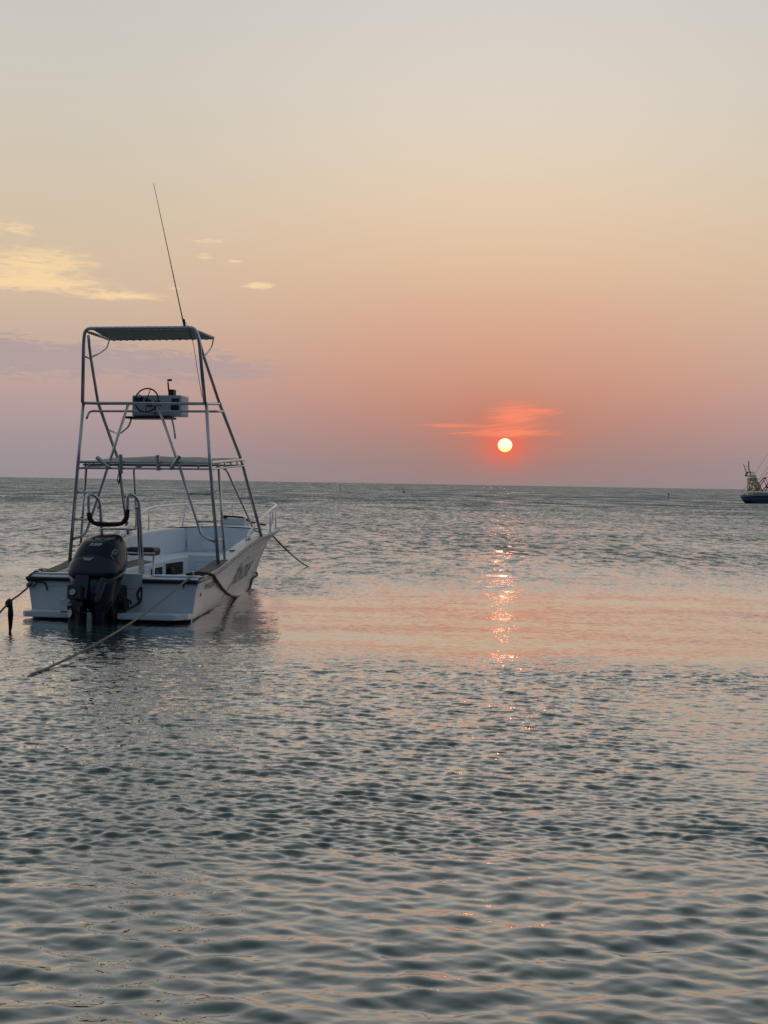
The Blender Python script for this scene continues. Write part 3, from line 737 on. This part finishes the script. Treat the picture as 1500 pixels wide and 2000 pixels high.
# ------------------------------------------------------------------ outboard
def sring(z, a, b2, xc, yc, n=32, p=2.7):
    out = []
    for k in range(n):
        t0 = 2*math.pi*k/n; c, s = math.cos(t0), math.sin(t0)
        out.append((xc+a*math.copysign(abs(c)**(2/p), c), yc+b2*math.copysign(abs(s)**(2/p), s), z))
    return out
def loft(q, secs, tilt=0., p=2.7):
    rows = []
    for z, a, b2, xc, yc in secs:
        r = sring(z, a, b2, xc, yc, p=p); rows.append([(x, y, z2+tilt*(y-yc)) for x, y, z2 in r])
    b = q.quadgrid(rows, close_u=True)
    n = len(rows[0]); q.cap([b+k for k in range(n)]); q.cap([b+(len(rows)-1)*n+k for k in range(n)], True)
q = MB(); ex = -.015
loft(q, [(.655, .350, .33, ex, -.46), (.70, .356, .338, ex, -.45), (.78, .346, .335, ex, -.42), (.88, .322, .315, ex, -.375), (.98, .288, .285, ex, -.33), (1.05, .250, .25, ex, -.30), (1.073, .228, .227, ex, -.292), (1.088, .20, .20, ex, -.286), (1.098, .155, .155, ex, -.28), (1.104, .09, .09, ex, -.275), (1.106, .02, .02, ex, -.272)], tilt=.22)
eng = q.build('outboard_engine', 'engine_paint', boat)
q = MB(); loft(q, [(.655, .338, .318, ex, -.46), (.60, .340, .325, ex, -.48), (.52, .325, .31, ex, -.51), (.44, .305, .28, ex+.01, -.54), (.36, .275, .25, ex+.035, -.57), (.28, .225, .21, ex+.07, -.60), (.21, .15, .17, ex+.10, -.62), (.15, .10, .14, ex+.11, -.64), (-.25, .085, .12, ex+.11, -.68)], tilt=.22, p=2.2)
q.build('lower_cowling', 'engine_glossy', eng)
q = MB()      # raised centre spine and side fairings on the lower cowling
q.box((ex-.06, -.83, .45), (.20, .10, .34), rot=Matrix.Rotation(R(-17), 3, 'X'), bevel=.04)
q.box((ex+.16, -.78, .42), (.10, .10, .36), rot=Matrix.Rotation(R(-17), 3, 'X') @ Matrix.Rotation(R(14), 3, 'Y'), bevel=.04); q.build('cowling_fairing', 'engine_glossy', eng)

q = MB(); loft(q, [(.664, .345, .324, ex, -.46), (.642, .346, .326, ex, -.466)], tilt=.22); q.build('cowling_seam', 'engine_dark', eng)
q = MB(); q.box((.07, -.20, .25), (.34, .30, .42), bevel=.03); q.box((.15, -.42, .12), (.15, .22, .5), rot=Matrix.Rotation(R(12), 3, 'X'), bevel=.02)
q.box((.25, -.28, .21), (.16, .16, .11), bevel=.03); q.tube([(.1, -.3, .3), (.1, -.7, -.05)], .03, 10)
q.build('mounting_bracket', 'engine_dark', eng)
# gearcase swung to port and tipped up towards the stern
q = MB(); Mg = Matrix.Rotation(R(-20), 3, 'X') @ Matrix.Rotation(R(-6), 3, 'Y')
q.box((-.105, -.98, .395), (.175, .12, .205), rot=Mg, bevel=.02)
q.tube([(-.10, -.62, .32), (-.105, -1.0, .22)], .07, 12)
q.tube([(-.115, -1.05, .30), (-.105, -.97, .12), (-.09, -.92, -.12)], lambda t: .085-.015*t, 14)
q.box((-.10, -.90, .08), (.13, .34, .42), rot=Mg, bevel=.03)
q.prism([(-.27, -1.05), (.06, -1.05), (.06, -.80), (-.20, -.82)], 2, .155, .17)
gc = q.build('gearcase', 'engine_dark', eng)
q = MB(); q.tube([(-.105, -1.045, .41), (-.107, -1.062, .416)], .042, 18); q.build('anode', 'alloy', gc)
q = MB()
def blade(q, c, ang, L, wd):
    rows = []
    for i in range(9):
        t0 = i/8; w = wd*math.sin(math.pi*(.12+.83*t0))**.7
        rows.append([(c[0]+math.cos(ang)*L*t0-math.sin(ang)*u*w, c[1]-.05*u-.02*t0, c[2]+math.sin(ang)*L*t0+math.cos(ang)*u*w) for u in np.linspace(-1, 1, 7)])
    q.quadgrid(rows); q.quadgrid([[(a, b2+.008, cc) for a, b2, cc in r] for r in rows])
blade(q, (-.115, -1.10, .25), R(20), .14, .055); blade(q, (-.115, -1.10, .27), R(160), .13, .05); blade(q, (-.115, -1.10, .22), R(-95), .13, .05)
q.tube([(-.115, -1.0, .25), (-.115, -1.14, .27)], .035, 12, r2=.025); q.build('propeller', 'alloy', gc)
# number and round emblem on the cowling
def cowl_pt(x, z):
    """rear surface of the cowling at (x, z)"""
    zs = [.655, .70, .78, .88, .98, 1.05, 1.085, 1.10]; A = [.35, .356, .346, .322, .288, .25, .215, .16]; B = [.33, .338, .335, .315, .285, .25, .21, .16]; Yc = [-.46, -.45, -.42, -.375, -.33, -.30, -.285, -.275]
    zz = z
    for _ in range(12):
        a, b2, yc = np.interp(zz, zs, A), np.interp(zz, zs, B), np.interp(zz, zs, Yc)
        dy = -b2*max(0, 1-abs((x-ex)/a)**2.7)**(1/2.7); zz = z-.22*dy
    return (x, yc+dy-.006, z)
q = MB(); rows = []
for i in range(9):
    rows.append([])
    for k in range(33):
        u = -1+2*k/32; x = ex+.338*math.sin(u*math.pi/2)
        zt = .70+.165*(1-abs(u)**1.7); z = .64+(zt-.64)*i/8; p = cowl_pt(x, max(.655, z)); off = .010*min(1, (8-i)/2)
        rows[-1].append((p[0]*(1+.01), p[1]-off, z if z < .655 else p[2]))
q.quadgrid(rows); q.build('cowling_surround', 'engine_glossy', eng)
q = MB(); q.quadgrid([[Vector(cowl_pt(x, z))+Vector((0, -.016, 0)) for x in np.linspace(-.05-w, -.05+w, 7)] for z, w in ((.80, .035), (.835, .085))]); q.quadgrid([[Vector(cowl_pt(x, z))+Vector((0, -.022, 0)) for x in np.linspace(-.05-w, -.05+w, 7)] for z, w in ((.80, .035), (.835, .085))])
q.build('cowling_latch', 'alloy', eng)
v, f = text_mesh('250', 1., .25, .02); q = MB()
wdt = max(a[0] for a in v)
for a in v: q.v.append(cowl_pt(-.10+a[0]/wdt*.17, .985+a[1]*.045))
q.f = f; q.smooth = [False]*len(f); lab(q.build('power_number', 'decal_silver', eng), 'silver number 250')
q = MB(); cc = (.245, .905)
q.tube([Vector(cowl_pt(cc[0]+.022*math.cos(a), cc[1]+.032*math.sin(a))) for a in np.linspace(0, 2*math.pi, 24, endpoint=False)], .003, 5, closed=True)
for a in (90, 210, 330): q.tube([cowl_pt(*cc), cowl_pt(cc[0]+.017*math.cos(R(a)), cc[1]+.026*math.sin(R(a)))], .0025, 5)
q.tube([cowl_pt(.215, .875), cowl_pt(.24, .84), cowl_pt(.265, .80)], .003, 5)
for k in range(5): q.tube([cowl_pt(.285+.007*k, .86-.02*k), cowl_pt(.295+.007*k, .84-.02*k)], .003, 5)
q.build('cowling_emblem', 'decal_silver', eng)
# steering hoses and rigging tube between engine and transom
q = MB()
q.tube(spline([(.24, -.30, .33), (.30, -.26, .29), (.345, -.2, .25), (.33, -.2, .22)], 8), .012, 8)
q.tube(spline([(.20, -.35, .20), (.28, -.33, .17), (.34, -.26, .165), (.40, -.1, .22), (.415, -.03, .27)], 8), .018, 8)
q.tube(spline([(.415, -.03, .24), (.375, -.03, .30), (.372, -.03, .36), (.42, -.025, .44)], 8), .014, 8)
q.tube(spline([(.42, -.025, .44), (.424, -.025, .36), (.415, -.03, .24)], 8), .010, 8)
q.build('rigging_hose', 'hose_black', boat)

# ------------------------------------------------------------------ ropes and the hose
def rope(name, pts, r, mt, label, cat, n=10, strand=True, seg=8):
    P = spline(pts, n); q = MB()
    q.tube(P, r*(.82 if strand else 1), seg)
    if strand:
        L = [0.]
        for a, b2 in zip(P, P[1:]): L.append(L[-1]+(b2-a).length)
        m2 = min(1400, int(L[-1]/(r*1.1)))
        for ph in (0, 2.09, 4.19):
            H2 = []
            for i in range(m2):
                s = L[-1]*i/(m2-1); k = int(np.searchsorted(L, s)); k = max(1, min(k, len(P)-1)); u = (s-L[k-1])/max(1e-9, L[k]-L[k-1])
                p = P[k-1].lerp(P[k], u); d = (P[k]-P[k-1]).normalized(); e1 = d.cross(Vector((0, 0, 1))).normalized(); e2 = d.cross(e1)
                a = s/(r*7)*2*math.pi+ph; H2.append(p+e1*math.cos(a)*r*.42+e2*math.sin(a)*r*.42)
            q.tube(H2, r*.62, 5)
    return tag(q.build(name, mt), label, cat)
c1 = W((1.07, .16, .60))
c1b = W((1.07, -.035, .56))
e1 = Vector((-3.262, 14.41, 0.0))
mids = [c1, c1b]+[c1b.lerp(e1, t0)-Vector((0, 0, .10*math.sin(math.pi*t0))) for t0 in (.25, .5, .75, .92)]+[e1+Vector((-.05, -.2, -.03)), e1+Vector((-.25, -1.2, -.35))]
rope('mooring_rope', mids, .014, 'rope_tan', 'tan mooring rope slanting from the boat stern down into the water', 'rope', 14)
c2 = W((-1.13, -.03, .44)); kn = Vector(((20-750)/3006*18.52, 18.5, .335))
e2 = kn+(kn-c2)*2.2-Vector((0, 0, .15))
rope('mooring_rope', [W((-1.06, .2, .62)), W((-1.13, .03, .585)), W((-1.17, -.05, .50)), c2, c2.lerp(kn, .5)-Vector((0, 0, .012)), kn, kn.lerp(e2, .5), e2], .012, 'rope_dark',
     'taut brown stern rope with weed hanging from its knot, left of the boat', 'rope', 12)
q = MB()
for k in range(9): q.ball(c2+Vector((random.uniform(-.05, .07), random.uniform(-.03, .03), random.uniform(-.04, .04))), .026, seg=8)
q.build('rope_knot', 'rope_tan', boat).matrix_parent_inverse = BM.inverted()
q = MB(); q.tube(spline([W((-1.07, -.04, .465)), W((-1.0, -.045, .475)), W((-.92, -.045, .45)), W((-.885, -.045, .36))]), .011, 8)
q.build('rope_tail', 'hose_black', boat).matrix_parent_inverse = BM.inverted()
q = MB()
for k in range(7): q.ball(kn+(c2-kn).normalized()*(-.07+.022*k)+Vector((0, 0, random.uniform(-.012, .012))), .034+random.uniform(-.006, .008), (1, 1, 1.1), 8)
for k in range(34):
    x = random.uniform(-.022, .030); L = random.uniform(.24, .345); y = random.uniform(-.02, .02)
    q.tube([kn+Vector((x*.5+.018, y, 0)), kn+Vector((x+.02, y, -L*.45)), kn+Vector((x*.55+.022+random.uniform(-.005, .005), y, -L))], lambda t: .010*(1-.45*t), 5)
tag(q.build('hanging_weed', 'weed'), 'dark clump of weed hanging from the stern rope to the water', 'seaweed')
bA = W((.06, 7.42, 1.02)); bE = Vector((-1.64, 33.7, 0))
rope('anchor_line', [W((.05, 7.35, 1.06)), bA, bA.lerp(bE, .35)-Vector((0, 0, .05)), bA.lerp(bE, .7)-Vector((0, 0, .05)), bE, bE+Vector((.5, 3, -.4))], .014, 'rope_dark', 'thin dark anchor line running forward from the bow into the sea', 'rope', 8, strand=False)
# slack hose drooping along the starboard side
hp = [(1.02, .12, .60), (1.12, .18, .62), (1.19, .35, .595), (1.205, .60, .50), None]
def hv(y, z, d=.03): return (HX(y, max(z, .02))+d, y, z)
L = [(1.0, .10, .605), (1.10, .25, .625), (1.20, .42, .605), (1.215, .58, .575)]+[hv(y, z, .03) for y, z in ((.80, .52), (1.25, .42), (1.75, .33), (3.05, .17), (4.15, .06), (4.95, .03), (5.75, .05), (6.05, .14), (6.15, .24))]+[(.12, 6.45, .30), (.0, 6.75, .33), (-.08, 6.6, .34)]
rope('slack_rope', [W(p) for p in L], .019, 'hose_black', 'thick dark rope drooping in a long loop along the white hull side', 'rope', 10, strand=False, seg=10)

# ------------------------------------------------------------------ work boat with crane, far right
ship = bpy.data.objects.new('crane_boat', None); COL.objects.link(ship)
PXM = 206/3006.          # metres per photo pixel there
def sp(u, v): return ((u/12.5+1380-750)*PXM, (983.2-(v/12.5+860))*PXM)      # measured outline -> metres
ship.location = (sp(820, 0)[0], 206, 0); X_S = ship.location.x
def s2(u, v): a, b2 = sp(u, v); return a-X_S, b2
tag(ship, 'small blue-hulled work boat with a yellow crane tower and red arms', 'boat')
Ls = 11.
q = MB(); rows = []
for y in np.linspace(-1.6, 1.6, 13):
    w = math.sqrt(max(0, 1-(abs(y)/1.65)**2.2)); x0 = 1.2*(1-w)
    rows.append([(x0+.80+.1, y*.8, -.3), (x0+.70, y*.85, .02), (x0+.30, y*.95, .40), (x0+.10, y, .75), (x0, y, .98), (Ls, y, .98), (Ls-.3, y*.85, 0), (Ls-.3, y*.8, -.3)])
b0 = q.quadgrid(rows); nk = len(rows[0]); q.cap([b0+k for k in range(nk)]); q.cap([b0+(len(rows)-1)*nk+k for k in range(nk)], True); sh = q.build('hull', 'ship_blue', ship)
q = MB(); rows = [[(a[0]-.012+.0, a[1], .02) for a in [r[1]]]+[(r[2][0]+.03-.02, r[2][1]*1.01, .30)] for r in rows]; q.quadgrid(rows)
q.box((Ls/2+.55, -1.50, .12), (Ls-1.6, .12, .30)); q.build('boot_top', 'ship_teal', sh)
q = MB(); q.box((Ls/2+.55, -1.62, .97), (Ls-1.3, .10, .09)); q.tube([(.02, 0, .98), (.1, -.6, .98), (.5, -1.2, .98), (1.15, -1.62, .98)], .05, 8); q.tube([(.02, 0, .98), (.1, .6, .98), (.5, 1.2, .98), (1.15, 1.6, .98)], .05, 8); q.build('rubbing_band', 'ship_black', sh)
q = MB(); q.box((Ls/2+.65, 0, 1.22), (Ls-1.3, 2.6, .5), bevel=.05); q.box((.75, 0, 1.05), (1.0, 1.6, .14), bevel=.04); q.build('deckhouse', 'ship_cream', ship)
q = MB()      # rope coil and rail on the bow
for k in range(4): q.tube([(.30+.1*math.cos(a)+.05*k, -.6+.1*math.sin(a), 1.13+.03*k) for a in np.linspace(0, 6.28, 10)], .02, 5)
q.tube([s2(830, 1300)[0:1]+(-.2,)+s2(0, 1300)[1:], (s2(1000, 1080)[0], -.2, s2(0, 1080)[1])], .018, 6); q.build('forestay', 'ship_black', ship)
# leaning crane tower with lightening holes: corner posts, panels and braces
tw = MB()
def tp(u, v, y): a, b2 = s2(u, v); return (a, y, b2)
for y in (-.45, .45):
    for a, b2, w in (((1015, 1240), (1010, 920), .075), ((1330, 1240), (1140, 850), .08), ((1100, 1240), (1075, 800), .05), ((1210, 1240), (1110, 870), .05)):
        tw.tube([tp(*a, y), tp(*b2, y)], w, 6)
    for a, b2, w in (((1015, 1180), (1300, 1170), .05), ((1015, 1050), (1245, 1030), .07), ((1012, 940), (1200, 920), .09), ((1015, 1240), (1150, 1050), .05), ((1250, 1180), (1060, 1050), .05), ((1015, 1010), (1180, 930), .06), ((1230, 1060), (1050, 930), .06), ((960, 870), (1150, 880), .08)):
        tw.tube([tp(*a, y), tp(*b2, y)], w, 6)
for v in (950, 1060, 1180): tw.tube([tp(1020, v, -.45), tp(1020, v, .45)], .05, 6); tw.tube([tp(1230, v, -.45), tp(1230, v, .45)], .05, 6)
for u, v, du, dv in ((1040, 960, 60, 80), (1190, 1110, 60, 60), (1060, 1180, 60, 70), (1170, 960, 50, 60), (1230, 1200, 80, 70)):
    a, b2 = s2(u, v); tw.box((a, 0, b2), (du/12.5*PXM, .5, dv/12.5*PXM), bevel=.02)
crane = tw.build('crane_tower', 'ship_yellow', ship)
q = MB()
q.tube([tp(865, 575, -.2), tp(935, 770, -.2), tp(950, 870, -.2)], .05, 8, r2=.11); q.tube([tp(1005, 510, .1), tp(1012, 700, .1), tp(1060, 830, .1), tp(1080, 880, .1)], .10, 8)
q.tube([tp(900, 645, -.2), tp(1005, 645, .1)], .02, 6); q.tube([tp(950, 860, -.2), tp(1030, 880, .1)], .10, 8); q.build('crane_head', 'ship_yellow', crane)
q = MB(); q.tube([tp(960, 780, 0), tp(1140, 782, 0), tp(1140, 860, 0)], .05, 6); q.box(tp(975, 800, 0), (.2, .4, .22)); q.box(tp(940, 840, 0), (.12, .3, .5), rot=Matrix.Rotation(.3, 3, 'Y')); q.build('winch', 'ship_black', crane)
for y in (-.7, .7):
    q = MB(); q.tube([tp(1170, 1240, y), tp(1390, 930, y), tp(1480, 1110, y), tp(1640, 1260, y)], .065, 8); q.tube([tp(1380, 1240, y), tp(1480, 1110, y), tp(1560, 990, y)], .065, 8)
    q.ball(tp(1480, 1130, y), .16); q.build('red_arm', 'ship_red', ship)
q = MB(); q.tube([tp(1390, 905, 0), tp(1900, 905, 0)], .025, 6); q.box(tp(1395, 925, 0), (.14, 1.5, .14)); q.build('arm_crossbar', 'ship_black', ship)
q = MB(); q.tube([tp(2100, 1240, 0), tp(2100, -800, 0)], .10, 10); mast = q.build('mast', 'ship_cream', ship)
q = MB()
for a, b2 in (((1160, 830), (2100, -760)), ((1260, 960), (2100, -260)), ((1300, 1000), (2100, 40)), ((1400, 860), (2100, 60))): q.tube([tp(*a, 0), tp(*b2, 0)], .016, 5)
q.build('stay_wire', 'ship_red', mast)
q = MB(); q.box((7.6, 0, 2.3), (3.0, 2.2, 1.9), bevel=.08); q.build('wheelhouse', 'ship_cream', ship)

# ------------------------------------------------------------------ markers far out
def at_px(x, y):
    """point of the sea surface seen at photo pixel (x, y)"""
    d = fw+cR*((x-750)/3006)-cU*((y-1000)/3006); k = -CAM_H/d.z; return Vector((d.x*k, d.y*k, 0))
def beacon(p, h, label, rad=.06, capk=1.):
    t0 = bpy.data.objects.new('marker_pole', None); COL.objects.link(t0); t0.location = p; tag(t0, label, 'marker', 'marker poles out at sea')
    q = MB(); q.tube([(0, 0, -.5), (0, 0, h)], rad, 8, r2=rad*.7); q.build('pole', 'marker', t0)
    q = MB(); q.tube([(0, 0, h), (0, 0, h+.16)], rad*2.2*capk, 8, r2=rad*.9); q.build('topmark', 'marker', t0)
beacon(at_px(664.3, 958), 1.08, 'thin dark marker pole near the horizon, left of the sun', .085)
beacon(at_px(1306, 974), .70, 'short dark marker pole on the sea near the crane boat', .08)
pb = at_px(789, 962.5); bo = bpy.data.objects.new('buoy', None); COL.objects.link(bo); bo.location = pb
tag(bo, 'small dark conical buoy floating below the horizon left of the sun', 'buoy')
q = MB(); q.tube([(0, 0, -.2), (0, 0, .02), (0, 0, .16), (0, 0, .24)], lambda t: [.22, .26, .25, .16][min(3, int(round(t*3)))], 12); q.build('float', 'marker', bo)
q = MB(); q.tube([(0, 0, .24), (0, 0, .50)], .13, 10, r2=.06); q.ball((0, 0, .54), .08); q.build('topmark', 'marker', bo)
